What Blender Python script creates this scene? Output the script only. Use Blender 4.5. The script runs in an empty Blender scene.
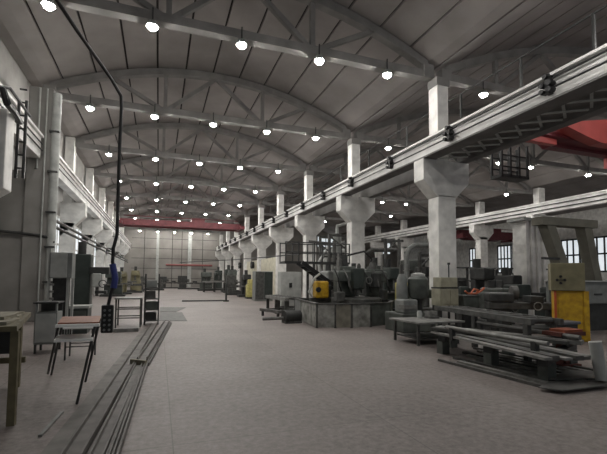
import bpy, bmesh, math, random
from mathutils import Vector, Matrix
random.seed(7)
C = bpy.context.scene
COL = C.collection
PI = math.pi

# ------------------------------------------------------------------ camera (solved from the photograph's trusses, lamps and columns)
FPX, YAW, PIT, ROLL, CY, H = 401.53, .3454, .0586, .0076, 254.787, 1.4
def _rot():
    c, s = math.cos(YAW), math.sin(YAW); A = Matrix(((c, -s, 0), (s, c, 0), (0, 0, 1)))
    c, s = math.cos(PIT), math.sin(PIT); B = Matrix(((1, 0, 0), (0, c, s), (0, -s, c)))
    c, s = math.cos(ROLL), math.sin(ROLL); D = Matrix(((c, 0, s), (0, 1, 0), (-s, 0, c)))
    return D @ B @ A
MR = _rot(); MT = MR.transposed()
def ray(u, v): return MT @ Vector(((u - 303.5) / FPX, 1, (CY - v) / FPX))
def at(u, v, Y):
    r = ray(u, v); return r * (Y / r.y) + Vector((0, 0, H))
def ax(u, v, X):
    r = ray(u, v); return r * (X / r.x) + Vector((0, 0, H))
def fl(u, v, z=0):
    r = ray(u, v); return r * ((z - H) / r.z) + Vector((0, 0, H))
cd = bpy.data.cameras.new('camera'); cam = bpy.data.objects.new('camera', cd); COL.objects.link(cam)
right, fwd, up = MR.row[0], MR.row[1], MR.row[2]
m3 = Matrix((right, up, -fwd)).transposed()
cam.matrix_world = Matrix.Translation((0, 0, H)) @ m3.to_4x4()
cd.sensor_fit = 'HORIZONTAL'; cd.sensor_width = 36; cd.lens = 36 * FPX / 607
cd.shift_y = (CY - 227) / 607
cd.clip_end = 300; cd.clip_start = .05
C.camera = cam

# ------------------------------------------------------------------ materials
MATS = {}
def mat(name, col, rough=.6, var=.25, scale=3.0, metal=0.0, dirt=None, bump=0.0):
    if name in MATS: return MATS[name]
    m = bpy.data.materials.new(name); m.use_nodes = True
    nt = m.node_tree; b = nt.nodes['Principled BSDF']
    b.inputs['Roughness'].default_value = rough; b.inputs['Metallic'].default_value = metal
    tc = nt.nodes.new('ShaderNodeTexCoord')
    n = nt.nodes.new('ShaderNodeTexNoise'); n.inputs['Scale'].default_value = scale; n.inputs['Detail'].default_value = 6
    nt.links.new(tc.outputs['Object'], n.inputs['Vector'])
    r = nt.nodes.new('ShaderNodeValToRGB')
    lo = dirt if dirt else [c * (1 - var) for c in col]
    hi = [min(1, c * (1 + var * .6)) for c in col]
    r.color_ramp.elements[0].position = .32; r.color_ramp.elements[0].color = (*lo, 1)
    r.color_ramp.elements[1].position = .66; r.color_ramp.elements[1].color = (*hi, 1)
    nt.links.new(n.outputs['Fac'], r.inputs['Fac']); nt.links.new(r.outputs['Color'], b.inputs['Base Color'])
    if bump:
        bp = nt.nodes.new('ShaderNodeBump'); bp.inputs['Strength'].default_value = bump
        nt.links.new(n.outputs['Fac'], bp.inputs['Height']); nt.links.new(bp.outputs['Normal'], b.inputs['Normal'])
    MATS[name] = m; return m
def emit(name, col, s):
    m = bpy.data.materials.new(name); m.use_nodes = True
    b = m.node_tree.nodes['Principled BSDF']
    b.inputs['Base Color'].default_value = (*col, 1); b.inputs['Emission Color'].default_value = (*col, 1)
    b.inputs['Emission Strength'].default_value = s
    MATS[name] = m; return m

M_white = mat('white_paint', (.76, .75, .72), .7, .22, 2.5)
M_conc = mat('grey_concrete', (.36, .35, .33), .85, .2, 1.5)
M_truss = mat('truss_concrete', (.215, .208, .2), .85, .2, 2)
M_und = mat('shaded_underside_concrete', (.17, .165, .16), .85, .2, 2)  # darker tone paints in the shade under the crane beams
M_wall = mat('wall_plaster', (.34, .335, .32), .85, .18, .8)
M_ceil = mat('ceiling_slab', (.29, .267, .256), .9, .22, .6)
M_gap = mat('slab_joint', (.035, .032, .03), .95, .2, 2)
M_beam = mat('beam_white', (.80, .79, .77), .6, .22, 1.3)
M_steel = mat('bare_steel', (.125, .123, .117), .55, .4, 5, .3)
M_steel2 = mat('dull_steel', (.085, .085, .08), .6, .45, 6, .3)
M_lsteel = mat('light_steel', (.24, .238, .225), .55, .35, 6, .2)
M_dark = mat('dark_iron', (.035, .036, .035), .55, .4, 6)
M_black = mat('black_rubber', (.012, .012, .013), .5, .3, 6)
M_gmach = mat('machine_green_grey', (.085, .095, .085), .5, .45, 4)
M_dgreen = mat('machine_dark_green', (.035, .045, .04), .45, .3, 4)
M_lgrey = mat('light_grey_paint', (.42, .43, .41), .5, .2, 4)
M_mgrey = mat('mid_grey_paint', (.22, .23, .22), .5, .25, 4)
M_beige = mat('beige_paint', (.33, .315, .235), .55, .25, 4)
M_cream = mat('cream_paint', (.60, .57, .45), .7, .2, 3)
M_olive = mat('olive_box', (.21, .19, .11), .55, .2, 5)
M_yellow = mat('yellow_paint', (.55, .34, .015), .5, .25, 7, dirt=(.38, .20, .012))
M_pyellow = mat('pale_yellow_paint', (.50, .45, .16), .55, .25, 6)
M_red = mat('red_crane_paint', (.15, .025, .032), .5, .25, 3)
M_redl = mat('red_crane_lit', (.48, .085, .075), .4, .15, 2)  # lighter copy of the crane red, lamplight on the near crane painted in
M_rust = mat('rust_red', (.12, .035, .025), .7, .35, 7)
M_orange = mat('orange_red_hose', (.50, .10, .03), .5, .2, 6)
M_wood = mat('orange_brown_board', (.24, .08, .038), .55, .25, 9)
M_ply = mat('pale_boards', (.25, .23, .17), .7, .25, 9)
M_oak = mat('yellowed_timber', (.13, .11, .06), .7, .3, 9)
M_blue = mat('blue_plastic', (.03, .045, .22), .4, .2, 6)
M_wtop = mat('white_laminate', (.85, .85, .82), .4, .1, 6)
M_orail = mat('red_pipe_paint', (.25, .08, .075), .6, .2, 4)
M_lamp = emit('lamp_lens_glow', (1, .97, .92), 175)
M_win = emit('frosted_pane', (.80, .86, .90), .38)

def floor_mat():
    m = bpy.data.materials.new('floor_slabs'); m.use_nodes = True; nt = m.node_tree; N = nt.nodes; L = nt.links
    b = N['Principled BSDF']
    tc = N.new('ShaderNodeTexCoord')
    big = N.new('ShaderNodeTexNoise'); big.inputs['Scale'].default_value = .45; big.inputs['Detail'].default_value = 8; big.inputs['Roughness'].default_value = .65
    fine = N.new('ShaderNodeTexNoise'); fine.inputs['Scale'].default_value = 14; fine.inputs['Detail'].default_value = 8; fine.inputs['Roughness'].default_value = .75
    L.new(tc.outputs['Object'], big.inputs['Vector']); L.new(tc.outputs['Object'], fine.inputs['Vector'])
    r = N.new('ShaderNodeValToRGB'); e = r.color_ramp.elements
    e[0].position = .34; e[0].color = (.102, .084, .078, 1); e[1].position = .64; e[1].color = (.29, .252, .236, 1)
    mx = N.new('ShaderNodeMix'); mx.data_type = 'FLOAT'; mx.inputs[0].default_value = .62
    L.new(big.outputs['Fac'], mx.inputs[2]); L.new(fine.outputs['Fac'], mx.inputs[3]); L.new(mx.outputs[0], r.inputs['Fac'])
    br = N.new('ShaderNodeTexBrick'); br.offset = 0; br.inputs['Scale'].default_value = 1
    br.inputs['Mortar Size'].default_value = .006; br.inputs['Brick Width'].default_value = 2.0; br.inputs['Row Height'].default_value = 2.0
    br.inputs['Color1'].default_value = (1, 1, 1, 1); br.inputs['Color2'].default_value = (.93, .93, .93, 1); br.inputs['Mortar'].default_value = (.62, .62, .62, 1)
    mp = N.new('ShaderNodeMapping'); mp.inputs['Location'].default_value = (-.15, .4, 0)
    L.new(tc.outputs['Object'], mp.inputs['Vector']); L.new(mp.outputs['Vector'], br.inputs['Vector'])
    mm = N.new('ShaderNodeMix'); mm.data_type = 'RGBA'; mm.blend_type = 'MULTIPLY'; mm.inputs[0].default_value = 1
    L.new(r.outputs['Color'], mm.inputs[6]); L.new(br.outputs['Color'], mm.inputs[7]); L.new(mm.outputs[2], b.inputs['Base Color'])
    b.inputs['Roughness'].default_value = .55
    bp = N.new('ShaderNodeBump'); bp.inputs['Strength'].default_value = .15; L.new(fine.outputs['Fac'], bp.inputs['Height']); L.new(bp.outputs['Normal'], b.inputs['Normal'])
    return m
M_floor = floor_mat()

# ------------------------------------------------------------------ mesh builder
def V(*a): return Vector(a)
class MB:
    def __init__(s, origin=(0, 0, 0), rz=0.0):
        s.v = []; s.f = []; s.m = Matrix.Translation(origin) @ Matrix.Rotation(rz, 4, 'Z')
    def add(s, vs, fs):
        b = len(s.v); s.v += [s.m @ Vector(p) for p in vs]; s.f += [[i + b for i in f] for f in fs]; return s
    def box(s, x0, y0, z0, x1, y1, z1):
        if x0 > x1: x0, x1 = x1, x0
        if y0 > y1: y0, y1 = y1, y0
        if z0 > z1: z0, z1 = z1, z0
        return s.add([(x0, y0, z0), (x1, y0, z0), (x1, y1, z0), (x0, y1, z0), (x0, y0, z1), (x1, y0, z1), (x1, y1, z1), (x0, y1, z1)],
                     [(3, 2, 1, 0), (4, 5, 6, 7), (0, 1, 5, 4), (1, 2, 6, 5), (2, 3, 7, 6), (3, 0, 4, 7)])
    def bar(s, p, q, w, h=None, upv=(0, 0, 1)):
        p, q = Vector(p), Vector(q); h = h or w; d = (q - p).normalized(); u = Vector(upv)
        if abs(d.dot(u)) > .98: u = Vector((0, 1, 0))
        a = d.cross(u).normalized() * (w / 2); b = a.cross(d).normalized() * (h / 2)
        return s.add([p - a - b, p + a - b, p + a + b, p - a + b, q - a - b, q + a - b, q + a + b, q - a + b],
                     [(3, 2, 1, 0), (4, 5, 6, 7), (0, 1, 5, 4), (1, 2, 6, 5), (2, 3, 7, 6), (3, 0, 4, 7)])
    def cyl(s, p, q, r, r2=None, n=14):
        p, q = Vector(p), Vector(q); r2 = r if r2 is None else r2; d = (q - p).normalized()
        a = d.orthogonal().normalized(); b = d.cross(a)
        vs = [p + (a * math.cos(2 * PI * i / n) + b * math.sin(2 * PI * i / n)) * r for i in range(n)] + \
             [q + (a * math.cos(2 * PI * i / n) + b * math.sin(2 * PI * i / n)) * r2 for i in range(n)]
        return s.add(vs, [tuple(reversed(range(n))), tuple(range(n, 2 * n))] + [(i, (i + 1) % n, n + (i + 1) % n, n + i) for i in range(n)])
    def lathe(s, c, prof, n=18):
        c = Vector(c); vs = []; fs = []
        for r, z in prof: vs += [c + Vector((r * math.cos(2 * PI * i / n), r * math.sin(2 * PI * i / n), z)) for i in range(n)]
        for k in range(len(prof) - 1):
            fs += [(k * n + i, k * n + (i + 1) % n, (k + 1) * n + (i + 1) % n, (k + 1) * n + i) for i in range(n)]
        fs += [tuple(reversed(range(n))), tuple(range((len(prof) - 1) * n, len(prof) * n))]
        return s.add(vs, fs)
    def prism(s, pts, d):            # polygon pts (3D) extruded by vector d
        n = len(pts); d = Vector(d); vs = [Vector(p) for p in pts] + [Vector(p) + d for p in pts]
        return s.add(vs, [tuple(range(n)), tuple(reversed(range(n, 2 * n)))] + [(i, n + i, n + (i + 1) % n, (i + 1) % n) for i in range(n)])
    def tube(s, pts, r, n=8):
        pts = [Vector(p) for p in pts]; vs = []; fs = []; prev = None
        for k, p in enumerate(pts):
            d = (pts[min(k + 1, len(pts) - 1)] - pts[max(k - 1, 0)]).normalized()
            a = d.orthogonal().normalized() if prev is None else (prev - d * prev.dot(d)).normalized(); prev = a; b = d.cross(a)
            vs += [p + (a * math.cos(2 * PI * i / n) + b * math.sin(2 * PI * i / n)) * r for i in range(n)]
        for k in range(len(pts) - 1): fs += [(k * n + i, k * n + (i + 1) % n, (k + 1) * n + (i + 1) % n, (k + 1) * n + i) for i in range(n)]
        fs += [tuple(reversed(range(n))), tuple(range((len(pts) - 1) * n, len(pts) * n))]
        return s.add(vs, fs)
    def ring(s, c, axis, R, r, n=20, m=6):
        c = Vector(c); d = Vector(axis).normalized(); a = d.orthogonal().normalized(); b = d.cross(a); vs = []; fs = []
        for i in range(n):
            t = 2 * PI * i / n; o = a * math.cos(t) + b * math.sin(t)
            vs += [c + o * (R + r * math.cos(2 * PI * j / m)) + d * (r * math.sin(2 * PI * j / m)) for j in range(m)]
        for i in range(n):
            for j in range(m): fs.append((i * m + j, i * m + (j + 1) % m, ((i + 1) % n) * m + (j + 1) % m, ((i + 1) % n) * m + j))
        return s.add(vs, fs)
    def build(s, name, material, parent=None, smooth=False, bevel=0.0, label=None):
        loc = Vector(parent.matrix_world.translation) if parent else Vector((0, 0, 0))
        if parent: loc = wloc(parent)
        me = bpy.data.meshes.new(name); me.from_pydata([v - loc for v in s.v], [], s.f); me.update()
        bm = bmesh.new(); bm.from_mesh(me); bmesh.ops.recalc_face_normals(bm, faces=bm.faces); bm.to_mesh(me); bm.free()
        me.materials.append(material)
        o = bpy.data.objects.new(name, me); COL.objects.link(o)
        if parent: o.parent = parent
        if smooth:
            for p in me.polygons: p.use_smooth = True
            me.set_sharp_from_angle(angle=math.radians(40))
        if bevel:
            b = o.modifiers.new('bevel', 'BEVEL'); b.width = bevel; b.segments = 2; b.limit_method = 'ANGLE'
        if label: o['label'] = label
        return o
def wloc(o):
    l = Vector((0, 0, 0))
    while o: l += o.location; o = o.parent
    return l
SEEN = {}
def tag(o, label, cat, group=None):
    n = len(label.split()); assert 4 <= n <= 16, (n, label)
    assert label not in SEEN, label
    SEEN[label] = 1
    o['label'] = label; o['category'] = cat; o['kind'] = 'thing'
    if group: o['group'] = group
    return o
def thing(name, label, cat, loc=(0, 0, 0), group=None):
    o = bpy.data.objects.new(name, None); COL.objects.link(o); o.location = loc; o.empty_display_size = .1
    return tag(o, label, cat, group)
def single(mb, name, material, label, cat, group=None, **k):
    return tag(mb.build(name, material, None, **k), label, cat, group)
def struct(name, mb, material, parent=None, **k):
    o = mb.build(name, material, parent, **k)
    if not parent: o['kind'] = 'structure'
    return o
def dup(root, loc, label, group=None):
    r = root.copy(); COL.objects.link(r); r.location = loc; tag(r, label, root['category'], group or root.get('group'))
    for ch in root.children:
        c = ch.copy(); COL.objects.link(c); c.parent = r
        for g in ch.children:
            d = g.copy(); COL.objects.link(d); d.parent = c
    return r
R9 = 'first second third fourth fifth sixth seventh eighth ninth tenth'.split()
ORD = 'nearest second third fourth fifth sixth seventh eighth ninth tenth'.split()

# ------------------------------------------------------------------ the shell
YF, YB = 60.0, -3.0
struct('floor', MB().box(-9, YB, -.3, 46, YF, 0), M_floor)
XC, HS = 2.05, 5.95                                   # main bay: axis and half span
def zroof(x):
    if x <= 8.45: return max(8.19, 9.72 - 1.42 * ((x - XC) / HS) ** 2)
    if x <= 26.5: return 10.4 - 2.2 * ((x - 17.5) / 9.0) ** 2
    return 9.4 - 1.2 * ((x - 31.5) / 5.0) ** 2
def arc(x0, x1, n): return [x0 + (x1 - x0) * i / n for i in range(n + 1)]
ce = MB(); gp = MB()
for (a, b, n) in ((-5.7, 8.45, 13), (8.45, 26.5, 17), (26.5, 46, 13)):
    xs = arc(a, b, n)
    for i in range(n):
        x0, x1 = xs[i] + .035, xs[i + 1] - .035
        k = 3
        for j in range(k):
            p, q = x0 + (x1 - x0) * j / k, x0 + (x1 - x0) * (j + 1) / k
            zp, zq = (zroof(p) if p < 36.5 else 8.2) + .2, (zroof(q) if q < 36.5 else 8.2) + .2
            ce.add([(p, YB, zp), (q, YB, zq), (q, YF, zq), (p, YF, zp), (p, YB, zp + .12), (q, YB, zq + .12), (q, YF, zq + .12), (p, YF, zp + .12)],
                   [(0, 1, 2, 3), (7, 6, 5, 4), (0, 3, 7, 4), (2, 1, 5, 6), (1, 0, 4, 5), (3, 2, 6, 7)])
    for i in range(n):
        z0, z1 = (zroof(min(xs[i], 36.5)) if xs[i] < 36.5 else 8.2) + .285, (zroof(min(xs[i + 1], 36.5)) if xs[i + 1] < 36.5 else 8.2) + .285
        gp.add([(xs[i], YB, z0), (xs[i + 1], YB, z1), (xs[i + 1], YF, z1), (xs[i], YF, z0)], [(0, 1, 2, 3)])
cobj = struct('ceiling', ce, M_ceil)
gp.build('slab_joint', M_gap, cobj)
# far wall with its vertical ribs, ledge and red pipe
fw = struct('wall_far', MB().box(-9, YF, 0, 46, YF + .3, 11), mat('far_wall_plaster', (.27, .255, .235), .9, .3, .35))
for n_, (u, w) in enumerate(((158, .35), (190, .5), (120, .3))):
    p = at(u, 240, YF); MB().box(p.x - w / 2, YF - .25, 0, p.x + w / 2, YF, 9.0).build('wall_rib', M_lgrey, fw)
MB().box(-3.6, YF - .12, 8.05, 8, YF, 8.2).build('ledge', M_gap, fw)
for z in (1.2, 2.6, 4.0, 5.4, 6.8): MB().box(-3.6, YF - .03, z, 8, YF, z + .07).build('wall_joint', M_steel2, fw)
for x in (-2.0, 1.7, 3.0, 5.9): MB().box(x, YF - .03, 0, x + .07, YF, 8).build('wall_joint', M_gap, fw)
# left wall
lw = struct('wall_left', MB().box(-5.6, YB, 0, -5.3, YF, 8.7), M_wall)
struct('wall_left_upper', MB().box(-4.75, YB, 6.3, -4.6, YF, 8.6), M_conc)
for k in range(8):
    y0 = 17.6 + 6 * k
    if y0 > 57: break
    w = MB()
    w.box(-5.3, y0, 1.7, -5.2, y0 + 3.8, 1.8).box(-5.3, y0, 4.6, -5.2, y0 + 3.8, 4.7)
    for y in (y0, y0 + 1.23, y0 + 2.46, y0 + 3.7): w.box(-5.3, y, 1.7, -5.2, y + .1, 4.7)
    w.box(-5.3, y0, 3.1, -5.2, y0 + 3.8, 3.2)
    wo = struct('window_%d' % (k + 1), w, M_white)
    MB().box(-5.29, y0 + .05, 1.75, -5.25, y0 + 3.75, 4.65).build('pane', M_win, wo)
M_pil = mat('pillar_plaster', (.25, .24, .225), .85, .2, 1.2)
struct('wall_left_partition', MB().box(-7, 14.7, 0, -4.04, 14.95, 4.72), M_pil)
# right wall with its glazed strips
struct('wall_right', MB().box(40, YB, 0, 40.3, YF, 9), M_white)
for k, (ua, ub) in enumerate(((556, 581), (590, 622), (498, 512), (470, 482))):
    y0 = ax(ub, 250, 40).y; y1_ = ax(ua, 250, 40).y; dy = y1_ - y0
    w = MB()
    for z in (2.2, 3.9, 5.5): w.box(39.85, y0, z, 40, y0 + dy, z + .16)
    for j in range(5): w.box(39.85, y0 + (dy - .14) * j / 4, 2.2, 40, y0 + (dy - .14) * j / 4 + .14, 5.66)
    wo = struct('window_%d' % (k + 11), w, M_dark)
    MB().box(39.93, y0, 2.2, 39.97, y0 + dy, 5.6).build('pane', M_win, wo)

for k, (ua, ub, va, vb) in enumerate(((317, 334, 237, 247), (319, 327, 250, 262), (374, 390, 243, 254))):
    p, q = at(ua, vb, YF), at(ub, va, YF); w = MB()
    for x in (p.x, (p.x + q.x) / 2, q.x): w.box(x - .08, YF - .12, p.z, x + .08, YF, q.z)
    for z in (p.z, q.z): w.box(p.x, YF - .12, z - .08, q.x, YF, z + .08)
    wo = struct('window_%d' % (k + 21), w, M_mgrey); MB().box(p.x, YF - .08, p.z, q.x, YF - .04, q.z).build('pane', M_win, wo)
# ------------------------------------------------------------------ roof trusses
def truss(Y, xc, hs, zb, zt, label, group, npan, name='roof_truss', drop=1.42):
    t = thing(name, label, 'truss', (xc, Y, zb), group)
    zr = lambda x: zt - drop * ((x - xc) / hs) ** 2
    n = 16; pts = [V(x, Y, zr(x) + .02) for x in arc(xc - hs, xc + hs, n)]
    m = MB(); w, h = .13, .13
    vs = []; fs = []
    for p in pts: vs += [p + V(0, -w, -h), p + V(0, w, -h), p + V(0, w, h), p + V(0, -w, h)]
    for i in range(n):
        for j in range(4): fs.append((4 * i + j, 4 * i + (j + 1) % 4, 4 * i + 4 + (j + 1) % 4, 4 * i + 4 + j))
    fs += [(0, 3, 2, 1), (4 * n, 4 * n + 1, 4 * n + 2, 4 * n + 3)]
    m.add(vs, fs).build('top_chord', M_truss, t)
    MB().box(xc - hs - .1, Y - .14, zb - .13, xc + hs + .1, Y + .14, zb + .11).build('bottom_chord', M_truss, t)
    step = 2 * hs / npan
    for i in range(1, npan):
        x = xc - hs + step * i; top = V(x, Y, zr(x)); bot = V(x, Y, zb)
        if i % 2 == 1:      # bottom node with a vertical, diagonals go up and out
            pass
    # verticals at the odd nodes, diagonals between bottom nodes and neighbouring top nodes
    nodes = [xc - hs + step * i for i in range(npan + 1)]
    bn = [nodes[i] for i in range(npan + 1) if i % 2 == 0 and 0 < i < npan] if npan % 4 == 2 else [nodes[i] for i in range(1, npan, 2)]
    for x in bn:
        MB().bar((x, Y, zb), (x, Y, zr(x)), .14, .14).build('web_member', M_truss, t)
        for s in (-1, 1):
            xx = x + s * step
            if xc - hs + .3 < xx < xc + hs - .3: MB().bar((x, Y, zb), (xx, Y, zr(xx) - .05), .14, .14).build('web_member', M_truss, t)
    for s in (-1, 1):
        x = xc + s * hs; MB().box(x - .19, Y - .16, zb - .1, x + .19, Y + .16, zr(x) + .02).build('end_post', M_truss, t)
    return t
for k in range(9):
    truss(10.6 + 6 * k, XC, HS, 8.0, 9.72, 'grey arched concrete roof truss over the main bay, %s from the front' % R9[k], 'arched trusses over the main bay', 6)
for k in range(6):
    truss(10.6 + 6 * k, 17.5, 8.8, 8.05, 10.35, 'grey concrete roof truss over the right-hand bay, %s from the front' % R9[k], 'trusses over the right bay', 8, drop=2.1)

# ------------------------------------------------------------------ columns of the right row
def right_column(k, label):
    Y = 10.5 + 6 * k
    t = thing('crane_column', label, 'column', (8.48, Y, 0), 'white crane columns right of the floor')
    MB().box(8.14, Y - .25, 0, 8.82, Y + .25, 4.05).build('shaft', M_white, t, bevel=.025)
    pts = [(7.6, Y - .25, 5.15), (9.36, Y - .25, 5.15), (9.36, Y - .25, 4.48), (8.84, Y - .25, 3.98), (8.12, Y - .25, 3.98), (7.6, Y - .25, 4.48)]
    MB().prism(pts, (0, .5, 0)).build('corbel', M_white, t, bevel=.02)
    MB().box(8.18, Y - .22, 5.15, 8.6, Y + .22, 7.6).build('upper_shaft', M_white, t, bevel=.02)
    MB().box(8.16, Y - .23, 7.6, 8.64, Y + .23, 7.865).build('column_head', M_truss, t)
    return t
for k in range(9):
    if k == 0: l = 'nearest white concrete column with flared corbel, left of the beige switch cabinet'
    else: l = 'white concrete column with flared corbel, %s from the front in the middle row' % ORD[k]
    right_column(k, l)
# runway beam on their corbels
rb = thing('crane_runway_beam', 'long white crane runway beam on the corbels facing the main floor', 'beam', (7.85, 0, 5.15))
MB().box(7.68, 1, 5.205, 8.02, 58, 5.685).build('web', M_beam, rb)
MB().box(7.60, 1, 5.685, 8.10, 58, 5.74).build('flange', M_beam, rb)
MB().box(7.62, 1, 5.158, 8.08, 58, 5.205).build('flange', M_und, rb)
MB().box(7.80, 1, 5.74, 7.90, 58, 5.86).build('rail', M_lsteel, rb)
for z in (5.40, 5.60): MB().cyl((7.60, 1, z), (7.60, 57, z), .022, n=6).build('conductor_bar', M_black, rb)
for j in range(17):
    y = 6.0 + 3.06 * j
    b = MB(); b.box(7.55, y - .05, 5.30, 7.70, y + .05, 5.72)
    br_ = b.build('insulator_bracket', M_dark, rb)
    q = MB()
    for (dy, z) in ((-.09, 5.36), (.09, 5.36), (-.09, 5.5), (.09, 5.5), (0, 5.66)): q.cyl((7.48, y + dy, z), (7.64, y + dy, z), .055, n=8)
    q.build('insulator', M_black, br_)
rb2 = thing('crane_runway_beam', 'grey crane runway beam along the right-bay side of the middle columns', 'beam', (9.2, 0, 5.15))
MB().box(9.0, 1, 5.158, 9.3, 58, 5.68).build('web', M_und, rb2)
MB().box(8.92, 1, 5.68, 9.38, 58, 5.74).build('flange', M_conc, rb2)
MB().box(9.1, 1, 5.74, 9.2, 58, 5.86).build('rail', M_steel, rb2)
# brace lattice between the two beams
lt = thing('brace_lattice', 'grey zigzag steel bracing between the two crane beams', 'bracing', (8.5, 3, 5.2))
yy = 3.0; s = 1
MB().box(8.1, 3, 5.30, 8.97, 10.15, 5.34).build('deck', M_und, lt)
while yy < 9.9:
    MB().bar((8.14, yy, 5.25), (8.94, yy + .55, 5.25), .06, .05).build('diagonal', M_lgrey, lt)
    MB().bar((8.94, yy, 5.21), (8.14, yy + .55, 5.21), .06, .03).build('diagonal', M_lgrey, lt); yy += .62
# walkway handrail on the right-bay side
wr = thing('walkway_handrail', 'thin dark handrail on posts above the white crane beam', 'handrail', (8.9, 2, 5.74))
MB().cyl((8.9, 2, 7.3), (8.9, 30, 7.3), .025, n=6).build('top_rail', M_dark, wr)
for y in (3.9, 5.9, 7.8, 10.05, 13, 16, 19): MB().box(8.875, y - .03, 5.745, 8.925, y + .03, 7.3).build('post', M_dark, wr)

# columns and beam of the far row in the right bay
def far_column(k):
    Y = 22.5 + 6 * k
    t = thing('crane_column', 'pale corbelled column across the right bay, %s from the front of its row' % R9[k], 'column', (27.2, Y, 0), 'columns across the right bay')
    MB().box(26.9, Y - .3, 0, 27.7, Y + .3, 5.2).build('shaft', M_white, t)
    MB().prism([(26.2, Y - .3, 6.3), (28.4, Y - .3, 6.3), (28.4, Y - .3, 5.6), (27.8, Y - .3, 5.0), (26.8, Y - .3, 5.0), (26.2, Y - .3, 5.6)], (0, .6, 0)).build('corbel', M_white, t)
    MB().box(26.9, Y - .25, 6.3, 27.5, Y + .25, 8.4).build('upper_shaft', M_white, t)
for k in range(6): far_column(k)
rb3 = thing('crane_runway_beam', 'white crane runway beam across the right bay behind the machines', 'beam', (26.5, 0, 6.3))
MB().box(26.3, 10, 6.3, 26.7, 58, 7.0).build('web', M_beam, rb3)
MB().box(26.2, 10, 7.0, 26.8, 58, 7.1).build('flange', M_beam, rb3)
for z in (6.5, 6.8): MB().cyl((26.2, 10, z), (26.2, 58, z), .035, n=6).build('conductor_bar', M_dark, rb3)

# ------------------------------------------------------------------ the left row
def left_column(k):
    Y = 10.5 + 6 * k
    if k == 0: l = 'pale grey corbelled column beside the dark ladder, cut by the picture edge'
    else: l = 'pale corbelled column by the left windows, %s from the front of its row' % ORD[k]
    t = thing('crane_column', l, 'column', (-4.3, Y, 0), 'columns along the left wall')
    MB().box(-4.6, Y - .25, 0, -3.95, Y + .25, 4.05).build('shaft', M_white, t, bevel=.02)
    MB().prism([(-3.2 if k == 0 else -3.5, Y - .25, 5.05), (-4.6, Y - .25, 5.05), (-4.6, Y - .25, 3.3), (-3.95, Y - .25, 2.75 if k == 0 else 3.9), (-3.2 if k == 0 else -3.5, Y - .25, 3.3 if k == 0 else 4.4)], (0, .5, 0)).build('corbel', M_white, t, bevel=.02)
    MB().box(-4.5, Y - .22, 5.05, -4.1, Y + .22, 8.3).build('upper_shaft', M_white, t)
for k in (0, 2, 3, 4, 5, 6, 7): left_column(k)
lb = thing('crane_runway_beam', 'long white crane runway beam along the left wall', 'beam', (-3.7, 5, 5.1))
for y0, y1 in ((5, 14.5), (15.54, 58)):
    MB().box(-3.95, y0, 5.1, -3.6, y1, 5.75).build('web', M_beam, lb)
    MB().box(-4.0, y0, 5.755, -3.52, y1, 5.83).build('flange', M_beam, lb)
    MB().box(-3.8, y0, 5.835, -3.7, y1, 5.95).build('rail', M_steel, lb)
    for z in (5.35, 5.55): MB().cyl((-3.55, y0, z), (-3.55, y1, z), .022, n=6).build('conductor_bar', M_black, lb)
# pillar at the near end of the left row with a pipe on its corner
pl = thing('square_pillar', 'tall plain grey pillar with a corner pipe, left of the hanging cable', 'pillar', (-3.5, 14.9, 0))
MB().box(-4.02, 14.62, 0, -3.33, 15.5, 7.45).build('shaft', M_pil, pl, bevel=.03)
MB().cyl((-3.24, 14.66, 0), (-3.24, 14.66, 7.3), .13, n=16).build('corner_pipe', M_lgrey, pl, smooth=True)
MB().cyl((-3.7, 14.57, 4.8), (-3.7, 14.57, 7.4), .03, n=8).build('conduit', M_lgrey, pl)
MB().cyl((-3.50, 14.57, 0), (-3.50, 14.57, 7.4), .025, n=8).build('conduit', M_lgrey, pl)
for z in (1.2, 2.3, 3.4, 4.7, 6.0): MB().box(-3.40, 14.5, z, -3.12, 14.68, z + .05).build('pipe_clamp', M_dark, pl)
cable = MB().tube([at(u, v, 14.6) for (u, v) in ((-30, 227), (0, 231), (20, 233), (40, 235.5), (50, 238), (54, 243))], .045, 8)
single(cable, 'wall_pipe', M_dark, 'dark pipe running across the plain grey partition at the left', 'pipe', smooth=True)
lad = thing('hanging_ladder', 'black steel ladder hanging beside the white beam at upper left', 'ladder', tuple(at(18, 175, 11.5)))
pa, pb = at(15.5, 178, 11.5), at(23, 178, 11.5)
for p in (pa, pb): MB().bar(p, (p.x, 11.5, 5.75), .06, .05).build('stile', M_black, lad)
for i in range(7):
    z = pa.z + .25 + .33 * i; MB().bar((pa.x, 11.5, z), (pb.x, 11.5, z), .035).build('rung', M_black, lad)
bb = thing('busbar_arm', 'black cable arm reaching down beside the corbel at upper left', 'cable arm', tuple(at(2, 90, 9.5)))
MB().tube([at(-12, 82, 9.5), at(3, 90, 9.5), at(7, 103, 9.5), at(15, 113, 10.3), at(20, 122, 11.3)], .07, 8).build('arm', M_black, bb)
MB().tube([at(-5, 86, 9.5), at(10, 88, 9.8), at(20, 102, 10.6), at(30, 116, 11.5)], .03, 8).build('cable', M_dark, bb)
for i, z in enumerate((3.15, 3.38)):
    single(MB().cyl((-3.5, 15.6, z), (-3.5, 52, z), .06, n=8), 'wall_pipe', M_steel if i else M_dark, ('upper' if i else 'lower') + ' of two grey pipes running along the left columns', 'pipe', 'pipes along the left columns', smooth=True)

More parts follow.
